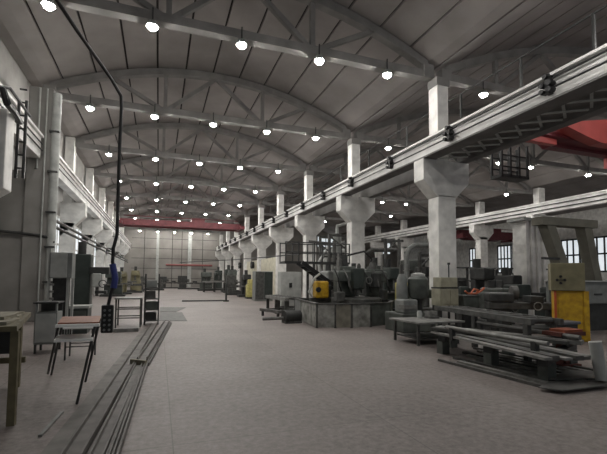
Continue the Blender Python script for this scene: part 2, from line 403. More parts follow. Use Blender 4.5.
# ------------------------------------------------------------------ lamps
def make_lamp(label, loc, group):
    t = thing('ceiling_lamp', label, 'lamp', loc, group)
    x, y, z = loc
    MB().cyl((x, y, z + .16), (x, y, z + .5), .02, n=6).build('hanger', M_dark, t)
    MB().lathe((x, y, z), [(.05, .16), (.10, .13), (.15, .03), (.15, 0)], 14).build('housing', M_mgrey, t, smooth=True)
    MB().lathe((x, y, z), [(.125, .0), (.115, -.04), (.07, -.08), (.02, -.095)], 12).build('lens', M_lamp, t, smooth=True)
    return t
LB = 7.65
lamp0 = None
LEFT = ['leftmost', 'second from left', 'third from left', 'fourth from left', 'rightmost']
for k in range(9):
    for j in range(5):
        lab = 'glowing lamp, %s of five in the %s lamp row of main bay' % (LEFT[j], ORD[k])
        loc = (-2.57 + 2.255 * j, 10.6 + 6 * k - .16 if k < 8 else 58.4, LB + .02)
        if lamp0 is None: lamp0 = make_lamp(lab, loc, 'lamps of the main bay')
        else: dup(lamp0, loc, lab, 'lamps of the main bay')
for j, nm in ((3, 'left'), (4, 'right')): dup(lamp0, (-2.57 + 2.255 * j, 4.5, LB + .02), 'unseen lamp added above the near floor, %s of the two before the nearest truss' % nm, 'lamps of the main bay')  # pair out of view overhead, added to brighten the near beam
R2 = 'first second third fourth fifth sixth seventh eighth ninth'.split()
for k in range(6):
    n_ = -1
    for j in range(9):
        if j not in ((0,), (0, 3, 4, 6, 7, 8), (1, 2, 4, 6), (1, 3, 4, 6), (1, 3, 5), (1, 3, 5))[k]: continue
        n_ += 1; lab = 'glowing lamp, %s from the middle columns in %s row of right bay' % (R2[n_], ORD[k])
        dup(lamp0, (10.2 + 2.28 * j, 10.6 + 6 * k - .16, LB + .02), lab, 'lamps of the right bay')

for j, x in enumerate((11.0, 13.3)):
    dup(lamp0, (x, 4.5, LB + .02), 'unseen lamp added to light the near red crane girder, %s from the middle columns' % R2[j], 'lamps of the right bay')  # out-of-view pair added so the girder face catches light
# ------------------------------------------------------------------ cranes
def bridge_crane(Y, x0, x1, zb, h, label, gap=1.2, name='bridge_crane', tp=1.2):
    t = thing(name, label, 'crane', ((x0 + x1) / 2, Y, zb))
    for s, dy in ((0, 0), (1, gap)):
        pts = [(x0 + .2, Y + dy, zb + h), (x1 - .2, Y + dy, zb + h), (x1 - .2, Y + dy, zb + h * (.5 if tp > 0 else .05)), (x1 - tp - .8, Y + dy, zb), (x0 + tp + .8, Y + dy, zb), (x0 + .2, Y + dy, zb + h * (.5 if tp > 0 else .05))]
        MB().prism(pts, (0, .4, 0)).build('girder', M_red, t)
    for x in (x0 + .2, x1 - .2):
        MB().box(x - .22, Y - .7, zb + .0, x + .22, Y + gap + 1.1, zb + h * .55).build('end_carriage', M_red, t, bevel=.03)
    xm = x0 + (x1 - x0) * .62
    MB().box(xm - .6, Y + .1, zb + h, xm + .6, Y + gap + .3, zb + h + .35).build('trolley', M_red, t)
    MB().cyl((x0 + .5, Y - .12, zb + h + .25), (x1 - .5, Y - .12, zb + h + .25), .03, n=6).build('walkway_rail', M_red, t)
    return t
bridge_crane(38, -3.5, 7.5, 5.97, .55, 'red bridge crane spanning the far end of the main bay', tp=-.4)
nc = thing('bridge_crane', 'red bridge crane girder in the right bay above the black cage', 'crane', (13, 8, 5.5))
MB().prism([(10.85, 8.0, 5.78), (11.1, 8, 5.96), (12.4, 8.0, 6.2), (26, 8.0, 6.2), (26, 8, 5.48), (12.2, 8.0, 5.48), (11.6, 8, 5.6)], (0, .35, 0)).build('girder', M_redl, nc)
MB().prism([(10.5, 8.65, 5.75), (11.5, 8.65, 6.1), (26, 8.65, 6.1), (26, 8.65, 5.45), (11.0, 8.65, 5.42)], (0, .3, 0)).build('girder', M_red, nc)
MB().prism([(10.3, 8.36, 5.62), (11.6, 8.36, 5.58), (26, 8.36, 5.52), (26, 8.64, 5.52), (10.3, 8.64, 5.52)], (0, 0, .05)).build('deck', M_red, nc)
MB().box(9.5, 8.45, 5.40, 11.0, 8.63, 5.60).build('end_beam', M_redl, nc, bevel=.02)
MB().box(9.44, 7.9, 5.42, 9.78, 8.9, 5.62).build('end_carriage', M_red, nc, bevel=.03)
MB().box(13.75, 8.7, 5.08, 14.2, 8.95, 5.44).build('cab_bracket', M_redl, nc)
bridge_crane(33, 28.6, 37, 5.6, .9, 'red bridge crane seen through the far columns of the right bay')
cg = thing('access_cage', 'black steel cage hanging below the crane beam in the right bay', 'cage', tuple(at(507, 181, 9.5)))
x0_, x1_, zb_, zt_ = 11.0, 12.25, 4.95, 5.95
MB().box(x0_, 10.5, zb_, x1_, 11.0, zb_ + .1).build('floor_plate', M_dark, cg)
for x in (x0_ + .03, x0_ + .42, x0_ + .82, x1_ - .04):
    for y in (10.53, 10.97): MB().box(x - .035, y - .03, zb_, x + .035, y + .03, zt_ + .16 * (x - x0_)).build('upright', M_black, cg)
for y in (10.53, 10.97):
    for z in (5.3, 5.7): MB().box(x0_, y - .02, z, x1_, y + .02, z + .045).build('rail', M_black, cg)
# ------------------------------------------------------------------ hanging pendant control
pd = thing('pendant_control', 'black crane pendant box hanging on a long cable with blue plug', 'pendant control', tuple(at(107, 331, 7)))
pts = [at(20, -60, 5.2), at(42, -22, 5.3), at(60, 5, 5.6), at(78, 32, 6.0), at(100, 63, 6.5), at(112, 80, 6.8), at(121, 96, 7), at(121.5, 108, 7), at(119.5, 150, 7), at(118, 200, 7), at(117, 235, 7), at(113.5, 248, 7), at(112.5, 262, 7), at(115, 272, 7), at(115, 283, 7), at(111, 293, 7), at(107.5, 308, 7)]
MB().tube(pts, .026, 8).build('cable', M_black, pd, smooth=True)
MB().tube([at(112.5, 264, 6.98), at(114, 271, 6.98), at(115.2, 279, 6.98), at(113.5, 288, 6.98)], .048, 10).build('plug', M_blue, pd, smooth=True)
p = at(107.5, 319, 7); MB().box(p.x - .085, 6.93, p.z - .21, p.x + .085, 7.07, p.z + .22).build('control_box', M_black, pd, bevel=.015)
for i in range(5):
    for s_ in (-.035, .035): MB().cyl((p.x + s_, 6.90, p.z + .14 - .075 * i), (p.x + s_, 6.94, p.z + .14 - .075 * i), .018, n=8).build('button', M_mgrey, pd)

exec_right = True
# ================================================================== furniture at the left
# grey tool cabinet under the pillar
tc_ = thing('tool_cabinet', 'small grey steel tool cabinet with open top compartment beside the workbench', 'cabinet', (-1.92, 8.7, 0))
MB().box(-2.1, 8.55, .16, -1.74, 9.0, .74).build('body', M_mgrey, tc_, bevel=.01)
MB().box(-2.08, 8.535, .2, -1.76, 8.56, .72).build('door', M_lgrey, tc_, bevel=.006)
MB().box(-2.12, 8.52, .90, -1.72, 9.02, .93).build('top', M_dark, tc_)
MB().box(-2.1, 8.97, .74, -1.74, 9.0, .9).build('back', M_dark, tc_)
for x in (-2.09, -1.77): MB().box(x, 8.55, .74, x + .03, 8.6, .9).build('post', M_mgrey, tc_)
for x in (-2.09, -1.78):
    for y in (8.56, 8.95): MB().box(x, y, 0, x + .035, y + .035, .16).build('leg', M_dark, tc_)
# switch cabinet on a frame
sw = thing('switch_cabinet', 'grey switch cabinet raised on a steel frame before the pillar', 'cabinet', (-2.1, 10.6, 0))
MB().box(-2.33, 10.5, 1.36, -1.88, 10.9, 1.95).build('body', M_mgrey, sw, bevel=.01)
MB().box(-2.31, 10.485, 1.38, -1.98, 10.505, 1.93).build('door', M_lgrey, sw, bevel=.005)
for x in (-2.38, -2.0, -1.9): MB().box(x, 10.6, 0, x + .05, 10.66, 2.05 if x < -2.2 else 1.36).build('post', M_lgrey, sw)
MB().box(-2.3, 10.7, .5, -1.95, 10.75, 1.36).build('back_panel', M_dark, sw)
for i in range(5): MB().box(-2.33, 10.58, .55 + .16 * i, -2.25, 10.62, .6 + .16 * i).build('terminal', M_lsteel, sw)
# radial drill
dr = thing('drilling_machine', 'dark green radial drilling machine with box table at the left', 'machine', (-2.0, 12.5, 0))
MB().box(-2.62, 12.6, 0, -1.45, 13.5, .12).build('base', M_dgreen, dr)
MB().box(-2.32, 12.9, .1, -1.84, 13.4, 2.05).build('column', M_dgreen, dr, bevel=.03)
MB().cyl((-2.1, 13.1, 2.0), (-2.1, 13.1, 2.4), .11, n=14).build('column_cap', M_dark, dr, smooth=True)
MB().box(-1.86, 12.85, 1.48, -1.35, 13.2, 1.68).build('arm', M_dark, dr, bevel=.02)
MB().box(-1.78, 12.8, 1.1, -1.55, 13.15, 1.5).build('spindle_head', M_lgrey, dr, bevel=.03)
MB().cyl((-1.66, 12.95, .85), (-1.66, 12.95, 1.1), .045, n=10).build('spindle', M_steel, dr, smooth=True)
MB().ring((-1.5, 12.8, 1.2), (0, 1, 0), .1, .012).build('handwheel', M_dark, dr)
MB().box(-1.7, 12.8, .92, -1.4, 13.1, 1.0).build('work_clamp', M_dark, dr)
tb = thing('machine_table', 'dark box table with a pale top standing before the green drill', 'table', (-2.05, 11.4, 0))
MB().box(-2.38, 11.2, 0, -1.62, 11.75, .62).build('body', M_dgreen, tb, bevel=.015)
MB().box(-2.40, 11.18, .62, -1.60, 11.78, .68).build('top', M_lgrey, tb)
MB().box(-1.98, 11.19, .1, -1.66, 11.205, .56).build('door', M_gmach, tb)
# school desk with orange-brown top
dk = thing('school_desk', 'metal-legged desk with orange-brown top and white edge at the left', 'desk', (-.95, 5.6, 0))
A, B_ = fl(57, 321, .86), fl(99, 321, .86)
MB().prism([(-1.03, 5.10, .87), (-.62, 5.10, .87), (-.70, 5.9, .87), (-1.14, 5.9, .87)], (0, 0, .02)).build('top', M_wood, dk)
MB().prism([(-1.04, 5.04, .845), (-.61, 5.04, .845), (-.61, 5.098, .845), (-1.04, 5.098, .845)], (0, 0, .03)).build('front_edge', M_wtop, dk)
MB().prism([(-1.03, 4.95, .70), (-.66, 4.95, .70), (-.70, 5.4, .70), (-1.09, 5.4, .70)], (0, 0, .022)).build('shelf', M_wtop, dk)
for a, b in (((-.66, 5.12, .86), (-.81, 5.08, 0)), ((-.70, 5.85, .86), (-.88, 6.1, 0)), ((-1.12, 5.85, .86), (-1.40, 6.67, 0)), ((-1.03, 5.15, .86), (-1.36, 6.3, .1))):
    MB().cyl(a, b, .014, n=8).build('leg', M_dark, dk, smooth=True)
st = thing('work_stool', 'small white-seated stool with thin dark legs behind the desk', 'stool', (-1.2, 7.9, 0))
MB().box(-1.48, 7.7, .52, -1.02, 8.2, .55).build('seat', M_wtop, st, bevel=.008)
for x, y in ((-1.04, 7.75), (-1.44, 7.75), (-1.04, 8.15), (-1.44, 8.15)): MB().cyl((x, y, 0), (x, y, .52), .014, n=8).build('leg', M_dark, st)
for y in (7.75, 8.15): MB().cyl((-1.44, y, .22), (-1.04, y, .22), .01, n=6).build('stretcher', M_dark, st)
# workbench with boards
wb = thing('work_bench', 'old timber workbench at the picture edge with boards on top', 'workbench', (-2, 5.3, 0))
MB().prism([(-3.4, 4.5, .88), (-1.24, 4.5, .88), (-1.56, 6.2, .88), (-3.4, 6.2, .88)], (0, 0, .05)).build('top', M_oak, wb)
for x, y in ((-1.27, 4.56), (-1.66, 6.1), (-3.3, 4.6), (-3.3, 6.2)): MB().box(x - .03, y - .03, 0, x + .035, y + .03, .88).build('leg', M_oak, wb)
MB().bar((-3.3, 6.2, .32), (-1.6, 6.2, .32), .05, .07).build('rail', M_oak, wb)
MB().bar((-3.3, 4.6, .30), (-1.9, 6.2, .30), .05, .07).build('rail', M_oak, wb)
MB().box(-3.3, 6.1, .42, -1.75, 6.25, .86).build('back_panel', M_dark, wb)
for i, (x0, x1, y0, z, r) in enumerate(((-3.2, -1.36, 4.62, .93, .0), (-3.3, -1.46, 5.1, .93, .02), (-3.3, -1.58, 5.6, .93, -.02), (-3.3, -1.45, 4.9, .962, -.03))):
    names = ('front', 'middle', 'rearmost', 'uppermost')
    single(MB((x0, y0, z), r).box(0, 0, 0, x1 - x0, .4 if i < 3 else .36, .03), 'board', M_ply, 'pale worn board on the timber workbench, %s of four' % names[i], 'board', 'boards on the workbench')
single(MB().box(-2.9, 5.4, .0, -2.2, 5.9, .24), 'storage_crate', M_dark, 'dark crate on the floor under the timber workbench', 'crate', bevel=.01)
# small frame trolley and low beam
tr = thing('frame_trolley', 'small open steel frame table on the far floor right of pendant box', 'frame table', (-.75, 12.4, 0))
for x, y in ((-1.08, 12.2), (-.45, 12.2), (-1.08, 12.9), (-.45, 12.9)): MB().box(x - .02, y - .02, 0, x + .02, y + .02, .78).build('leg', M_steel2, tr)
MB().box(-1.12, 12.15, .78, -.42, 12.95, .82).build('top', M_lsteel, tr)
for z in (.25, .5): MB().box(-1.08, 12.18, z, -.45, 12.22, z + .03).build('rail', M_steel2, tr); MB().box(-1.08, 12.88, z, -.45, 12.92, z + .03).build('rail', M_steel2, tr)
single(MB().box(-1.1, 11.25, 0, -.45, 11.4, .09), 'steel_beam', M_lsteel, 'short pale steel beam lying on the floor right of pendant box', 'beam', bevel=.008)
# crate rack
rk = thing('parts_rack', 'dark steel parts rack standing at the end of floor bars', 'rack', (-.15, 12.8, 0))
for x in (-.36, .02):
    for y in (12.75, 13.3): MB().box(x - .02, y - .02, 0, x + .02, y + .02, 1.5).build('post', M_dark, rk)
for z in (.1, .42, .74, 1.06): MB().box(-.38, 12.73, z, .04, 13.32, z + .03).build('shelf', M_steel2, rk)
for i, (z, w, m_) in enumerate(((.13, .30, M_dark), (.45, .34, M_gmach), (.77, .26, M_steel), (1.09, .3, M_mgrey))):
    single(MB().box(-.33, 12.8, z + .003, -.33 + w, 13.25, z + .22), 'parts_box', m_, ('dark box on the bottom', 'greenish box on the second', 'steel-grey box on the third', 'mid-grey box on the top')[i] + ' shelf of the dark parts rack', 'box', 'boxes on the parts rack', bevel=.008)
# stepladder
sl = thing('step_ladder', 'pale yellow step ladder standing open on the far left floor', 'stepladder', tuple(fl(104, 290)))
b0 = fl(104, 290); d = b0.length
for sx in (-.28, .28):
    for sy in (-.4, .4): MB().bar((b0.x + sx * 1.3, b0.y + sy, 0), (b0.x + sx * .6, b0.y, 2.1), .09, .07).build('rail', M_pyellow, sl)
for i in range(6):
    z = .3 + .3 * i; f_ = 1.3 - .7 * z / 2.1; MB().bar((b0.x - .28 * f_, b0.y - .4 * (1 - z / 2.1), z), (b0.x + .28 * f_, b0.y - .4 * (1 - z / 2.1), z), .08, .05).build('step', M_pyellow, sl)

M_bar = mat('floor_bar_steel', (.15, .14, .13), .65, .35, 5)
single(MB().prism([fl(26, 472), fl(62, 472), fl(148, 326.5), fl(141, 331)], (0, 0, .008)), 'steel_strip', mat('floor_strip_steel', (.17, .16, .148), .7, .3, 4), 'wide flat steel strip lying on the floor left of the channels', 'steel strip')
# floor bars at the left
def floor_bar(pa, pb, w, h, z0, label, m_=M_bar, lip=True, name='steel_bar'):
    a, b = fl(*pa), fl(*pb); a.z = b.z = z0
    t = thing(name, label, 'steel bar', tuple(a), 'steel profiles lying along the floor')
    d = (b - a).normalized(); n = V(-d.y, d.x, 0)
    MB().bar(a + V(0, 0, h * .2), b + V(0, 0, h * .2), w, h * .4).build('web', m_, t)
    for s_ in (-1, 1): MB().bar(a + n * s_ * (w / 2 - .008) + V(0, 0, h / 2), b + n * s_ * (w / 2 - .008) + V(0, 0, h / 2), .016, h).build('flange', m_, t)
    return t
floor_bar((66, 470), (154, 325), .16, .07, 0, 'long flat steel channel on the floor, left one of the long pair')
floor_bar((92, 470), (139, 366), .11, .06, 0, 'long flat steel channel on the floor, middle one of the bundle')
floor_bar((112, 470), (146, 366), .05, .06, 0, 'narrow steel angle on the floor along the right of the channels')
floor_bar((104, 470), (141.5, 370), .03, .05, 0, 'thin steel rod between the floor channels, left of narrow angle')
floor_bar((142, 362.5), (167, 323), .16, .09, .0, 'wide steel channel on the floor ending with a pale raised lip')
floor_bar((147.5, 366), (171, 323.5), .05, .05, 0, 'narrow steel angle on the floor along the far wide channel')
floor_bar((40, 437), (62, 413), .03, .02, 0, 'short thin pale rod lying on the floor left of channels', M_lsteel)
single(MB().bar(fl(131, 362, .05), fl(146, 363.5, .05), .05, .10), 'wood_batten', M_ply, 'short pale batten lying across the ends of the floor channels', 'batten', bevel=.005)
for i, (pts, lab) in enumerate((([(159, 321), (187, 321), (182, 312.5), (160, 312.5)], 'nearer dark steel plate lying flat on the middle floor'), ([(160, 312), (176, 312), (186, 307.5), (160, 307.5)], 'farther dark steel plate lying flat on the middle floor'))):
    single(MB().prism([fl(*q) for q in pts], (0, 0, .012)), 'floor_plate', M_steel2, lab, 'floor plate', 'steel plates on the middle floor')
#RIGHT-BEGIN
# ================================================================== machines and steel at the right
# low steel bench
bt = thing('steel_bench', 'low grey steel bench with a bottom shelf before the vertical mill', 'bench', (5.7, 7.6, 0))
MB().prism([(5.08, 8.2, .46), (5.12, 7.1, .46), (6.35, 7.15, .46), (6.35, 8.2, .46)], (0, 0, .035)).build('top', M_lsteel, bt)
for x, y in ((5.17, 8.08), (5.17, 7.2), (6.2, 7.22), (6.2, 8.1)): MB().box(x - .025, y - .025, 0, x + .025, y + .025, .46).build('leg', M_steel2, bt)
MB().box(5.2, 7.25, .12, 6.2, 8.05, .15).build('shelf', M_steel2, bt)
vs_ = thing('bench_vice', 'small grey vice on the back of the low steel bench', 'vice', (6.0, 7.9, .495))
MB().box(5.9, 7.75, .495, 6.15, 8.0, .54).build('base', M_steel, vs_)
MB().box(5.92, 7.8, .54, 5.99, 7.98, .66).build('jaw', M_lsteel, vs_); MB().box(6.06, 7.8, .54, 6.13, 7.98, .66).build('jaw', M_lsteel, vs_)
MB().cyl((6.0, 7.65, .59), (6.0, 8.0, .59), .016, n=8).build('screw', M_steel, vs_)
cn = single(MB().lathe((5.75, 7.95, .495), [(.06, 0), (.06, .14), (.045, .16), (.045, .17)], 12), 'oil_can', M_lgrey, 'small pale can standing on the low steel bench', 'can', smooth=True)

# low enclosure round the turning machine
plan = [(4.47, 12.55), (4.26, 10.66), (4.75, 10.5), (5.2, 10.38), (5.84, 10.42), (6.65, 10.7), (7.3, 11.6), (7.3, 13.5), (4.6, 13.6)]
en = thing('machine_enclosure', 'low grey panelled enclosure round the big turning machine', 'enclosure', (5.8, 11.8, 0))
M_gp = mat('grimy_panel', (.36, .36, .33), .6, .25, 4.5, dirt=(.14, .14, .125)); M_gp2 = mat('brownish_panel', (.24, .225, .18), .6, .3, 5)
pm = [M_gp, M_gp, M_gp2, M_gp, M_gmach, M_gmach, M_mgrey, M_gmach, M_mgrey]
for i in range(len(plan)):
    a, b = V(*plan[i], .34), V(*plan[(i + 1) % len(plan)], .34)
    e = (b - a).normalized() * .012
    MB().bar(a + e, b - e, .05, .64).build('panel', pm[i], en)
    MB().box(a.x - .03, a.y - .03, 0, a.x + .03, a.y + .03, .68).build('post', M_steel2, en)
    MB().bar(V(a.x, a.y, .68), V(b.x, b.y, .68), .11, .035).build('rim', M_steel2, en)
mcn = thing('turning_machine', 'big dark turning machine rising out of the panelled enclosure', 'machine', (6.5, 12.2, 0))
MB().lathe((6.3, 12.2, 0), [(.8, 0), (.8, .5), (.85, .52), (.85, .74), (.78, .78)], 28).build('table', M_steel2, mcn, smooth=True)
MB().box(5.75, 12.3, .8, 6.35, 12.9, 1.82).build('upright', M_gmach, mcn, bevel=.04)
MB().box(6.75, 12.3, .8, 7.3, 12.9, 1.75).build('upright', M_gmach, mcn, bevel=.04)
MB().box(5.55, 12.0, 1.28, 7.4, 12.42, 1.66).build('cross_rail', M_gmach, mcn, bevel=.05)
MB().box(6.0, 11.8, 1.05, 6.4, 12.1, 1.75).build('tool_head', M_dgreen, mcn, bevel=.04)
MB().box(6.75, 11.82, 1.1, 7.05, 12.1, 1.6).build('tool_head', M_dark, mcn, bevel=.04)
MB().cyl((6.2, 11.95, .85), (6.2, 11.95, 1.06), .08, n=12).build('ram', M_steel, mcn, smooth=True)
MB().cyl((6.0, 12.6, 1.82), (6.0, 12.6, 2.2), .15, n=14).build('motor', M_dark, mcn, smooth=True)
MB().tube([(7.0, 12.6, 1.7), (7.05, 12.5, 2.1), (6.7, 12.4, 2.35), (6.1, 12.5, 2.2)], .035, 8).build('hose', M_black, mcn)
MB().ring((6.55, 11.78, 1.35), (0, 1, 0), .11, .014).build('handwheel', M_lsteel, mcn)
for i in range(6):
    x = 5.4 + .36 * i; MB().tube([(x, 12.0 + .1 * (i % 2), 1.7), (x + .05, 11.85, 1.45), (x + .1, 11.82, 1.15), (x + .22, 11.9, .95)], .022 + .008 * (i % 3), 6).build('hose', (M_black, M_steel, M_dark)[i % 3], mcn)
for x, z, r in ((5.8, 1.95, .1), (7.1, 1.85, .12), (6.55, 1.78, .07)): MB().lathe((x, 12.5, z - .15), [(r, 0), (r, .22), (r * .5, .3)], 12).build('valve', M_steel2, mcn, smooth=True)
for x in (5.62, 7.28): MB().cyl((x, 12.2, .8), (x, 12.2, 2.25), .035, n=8).build('guide_rod', M_lsteel, mcn)
MB().box(5.3, 11.6, .68, 5.6, 11.9, .98).build('gearbox', M_steel2, mcn, bevel=.03); MB().box(6.95, 11.6, .68, 7.15, 11.85, 1.05).build('gearbox', M_dark, mcn, bevel=.03)
ym = thing('yellow_motor', 'yellow motor housing on the rim behind the enclosure', 'motor', tuple(at(320, 300, 12.9)))
p = at(313, 298, 12.9); q = at(327, 281, 12.9)
MB().box(p.x + .05, 12.7, p.z, q.x, 13.1, q.z).build('housing', M_yellow, ym, bevel=.06)
MB().cyl((p.x + .12, 12.66, (p.z + q.z) / 2), (p.x + .12, 12.74, (p.z + q.z) / 2), .09, n=14).build('cap', M_black, ym)
MB().box(p.x - .05, 12.95, 0, q.x + .12, 13.15, p.z).build('base', M_steel2, ym)
MB().box(q.x + .04, 12.95, p.z, q.x + .2, 13.1, p.z + .42).build('gearbox', M_dark, ym, bevel=.03)
MB().tube([(p.x - .02, 12.9, p.z + .05), (p.x - .16, 12.9, p.z + .2), (p.x + .05, 12.9, q.z + .1), (p.x + .25, 12.9, q.z + .25)], .04, 8).build('duct', M_lgrey, ym)
tp = thing('tool_carrier', 'black upright tool carrier standing left of the second column', 'machine', tuple(at(351, 302, 13.6)))
p = at(352, 290, 13.75)
MB().box(p.x - .2, 13.68, 0, p.x + .25, 14.0, .8).build('base', M_dark, tp)
MB().box(p.x - .1, 13.66, .8, p.x + .15, 13.9, 1.75).build('body', M_black, tp, bevel=.03)
MB().cyl((p.x + .02, 13.65, 1.75), (p.x + .02, 13.65, 1.98), .09, n=12).build('head', M_dark, tp)
MB().tube([(p.x + .1, 13.6, 1.6), (p.x + .35, 13.6, 1.45), (p.x + .38, 13.6, 1.0)], .045, 8).build('arm', M_steel, tp)
MB().lathe((p.x + .40, 13.6, 1.0), [(.09, 0), (.09, .1), (.05, .14)], 12).build('cup', M_lgrey, tp)

# platform with stairs
pf = thing('steel_platform', 'black steel platform with pipe railings and stair beside columns', 'platform', (6, 15, 0))
MB().box(4.55, 14.7, 1.98, 7.3, 15.5, 2.06).build('deck', M_dark, pf)
for z in (2.42, 2.8):
    for y in (14.72, 15.48): MB().cyl((4.55, y, z), (7.3, y, z), .022, n=6).build('rail', M_dark, pf)
for x in (4.57, 5.1, 5.75, 6.4, 7.28):
    for y in (14.72, 15.48): MB().box(x - .02, y - .02, 2.0, x + .02, y + .02, 2.82).build('post', M_dark, pf)
for x, y in ((5.75, 14.75), (7.2, 14.75), (5.75, 15.45), (7.2, 15.45)): MB().box(x - .04, y - .04, 0, x + .04, y + .04, 2.0).build('leg', M_steel2, pf)
for y in (14.62, 14.05):
    MB().bar((5.0, y, 2.0), (7.0, y, .68), .05, .14).build('stringer', M_black, pf)
for i in range(7):
    x = 5.2 + .27 * i; z = 1.84 - .18 * i; MB().box(x - .12, 14.07, z, x + .12, 14.6, z + .03).build('tread', M_dark, pf)
# tall jumbled derrick machine behind
dk2 = thing('derrick_frame', 'tall dark pipe frame rising between the second and third columns', 'frame', (8.5, 18.5, 0))
for x, y in ((7.9, 18.2), (9.4, 18.2), (7.9, 19.4), (9.4, 19.4)): MB().box(x - .06, y - .06, 0, x + .06, y + .06, 3.6).build('post', M_steel2, dk2)
for z in (1.5, 2.5, 3.5):
    MB().box(7.9, 18.15, z, 9.4, 18.25, z + .1).build('crossbar', M_steel2, dk2); MB().box(7.9, 19.35, z, 9.4, 19.45, z + .1).build('crossbar', M_steel2, dk2)
MB().bar((7.9, 18.2, 1.5), (9.4, 18.2, 2.5), .06).build('diagonal', M_steel2, dk2); MB().bar((9.4, 18.2, 2.5), (7.9, 18.2, 3.5), .06).build('diagonal', M_steel2, dk2)
MB().cyl((8.6, 18.8, 2.5), (8.6, 18.8, 3.7), .22, n=14).build('vessel', M_mgrey, dk2, smooth=True)
MB().tube([(8.6, 18.8, 3.7), (8.6, 18.8, 4.1), (9.2, 18.8, 4.3), (10.2, 18.8, 4.2)], .09, 10).build('duct', M_lgrey, dk2, smooth=True)
MB().tube([(7.7, 18.6, 1.2), (7.5, 18.6, 2.2), (8.1, 18.6, 3.1)], .08, 10).build('duct', M_lgrey, dk2, smooth=True)

# cabinets farther back
gc = thing('control_cabinet', 'light grey control cabinet with a black handle plate beside the stairs', 'cabinet', tuple(at(291, 303, 18)))
p, q = at(281, 298, 18), at(301.5, 272, 18)
MB().box(p.x, 18, .1, q.x, 18.6, q.z).build('body', M_lgrey, gc, bevel=.015)
MB().box(p.x + .04, 17.985, .16, q.x - .04, 18.005, q.z - .05).build('door', M_lgrey, gc, bevel=.006)
p2 = at(290.5, 285, 18); MB().box(p2.x - .07, 17.96, p2.z - .12, p2.x + .07, 17.99, p2.z + .1).build('handle', M_black, gc)
MB().box(p.x, 18, 0, q.x, 18.6, .1).build('plinth', M_dark, gc)
dc = thing('steel_cabinet', 'dark steel cabinet standing before the third column from the front', 'cabinet', tuple(at(264, 300, 24)))
p, q = at(255, 297, 24), at(273, 271.5, 24)
MB().box(p.x, 24, 0, q.x, 24.8, q.z).build('body', M_mgrey, dc, bevel=.015)
MB().box(p.x + .03, 23.98, .1, (p.x + q.x) / 2 - .01, 24.005, q.z - .04).build('door', M_steel2, dc); MB().box((p.x + q.x) / 2 + .01, 23.98, .1, q.x - .03, 24.005, q.z - .04).build('door', M_dgreen, dc)
# roller table and pallets
rt = thing('roller_table', 'low long roller table on legs in front of the grey cabinets', 'roller table', (5, 16, 0))
a, b = fl(267, 296.5, .62), fl(287, 299.5, .62)
MB().bar(a, b, .14, .12).build('side_rail', M_lsteel, rt); o_ = V(.55, .25, 0); MB().bar(a + o_, b + o_, .14, .12).build('side_rail', M_steel, rt)
for i in range(7):
    c = a.lerp(b, (i + .5) / 7); MB().cyl(c + V(.02, 0, .03), c + o_ + V(0, 0, .03), .05, n=8).build('roller', M_steel, rt)
for f_ in (.05, .5, .95):
    for d_ in (V(0, 0, 0), o_): c = a.lerp(b, f_) + d_; MB().box(c.x - .05, c.y - .05, 0, c.x + .05, c.y + .05, .58).build('leg', M_steel2, rt)
pt = thing('low_trestle', 'low grey steel trestle with two runners on the aisle edge', 'trestle', (4.5, 15.8, 0))
a, b = fl(261, 309.5, .22), fl(280, 312, .22); o_ = V(.9, .4, 0)
for d_ in (V(0, 0, 0), o_): MB().bar(a + d_, b + d_, .12, .10).build('runner', M_steel, pt)
for f_ in (.1, .9):
    c = a.lerp(b, f_); MB().bar(c, c + o_, .08, .08).build('crosspiece', M_steel2, pt)
    for d_ in (V(0, 0, 0), o_): MB().box(c.x + d_.x - .04, c.y + d_.y - .04, 0, c.x + d_.x + .04, c.y + d_.y + .04, .2).build('leg', M_dark, pt)
mt = thing('drive_motor', 'dark round motor lying on the floor beside the enclosure', 'motor', tuple(fl(293, 323)))
c = fl(293, 323)
MB().cyl((c.x - .3, c.y, .2), (c.x + .25, c.y + .1, .2), .19, n=18).build('drum', M_dark, mt, smooth=True)
MB().box(c.x - .3, c.y - .15, 0, c.x + .25, c.y + .25, .06).build('base', M_steel2, mt)
MB().cyl((c.x - .9, c.y + .3, .12), (c.x - .3, c.y + .02, .16), .05, n=10).build('shaft', M_steel, mt)
# cream panel with fans between far columns
for i, (y0, y1, lab) in enumerate(((29.0, 33.9, 'cream wall panel filling the gap behind the fourth column'), (35.1, 39.9, 'cream wall panel filling the gap behind the fifth column'))):
    single(MB().box(8.3, y0, 0, 8.4, y1, 3.0), 'infill_panel', M_cream, lab, 'panel', 'cream panels between far columns', bevel=.02)
for i, (u, v, X, lab) in enumerate(((239, 265.5, 8.05, 'round black fan on the cream panels, farther of the pair'), (251.3, 265, 8.05, 'round black fan on the cream panels, nearer of the pair'))):
    c = ax(u, v, X); fnn = thing('wall_fan', lab, 'fan', tuple(c), 'round fans on the cream panels')
    MB().cyl(c, c + V(.22, 0, 0), .32, n=18).build('housing', M_black, fnn, smooth=True)
    MB().ring(c, (1, 0, 0), .32, .035, 18, 6).build('rim', M_dark, fnn)
    MB().cyl(c + V(-.04, 0, 0), c, .08, n=10).build('hub', M_mgrey, fnn)

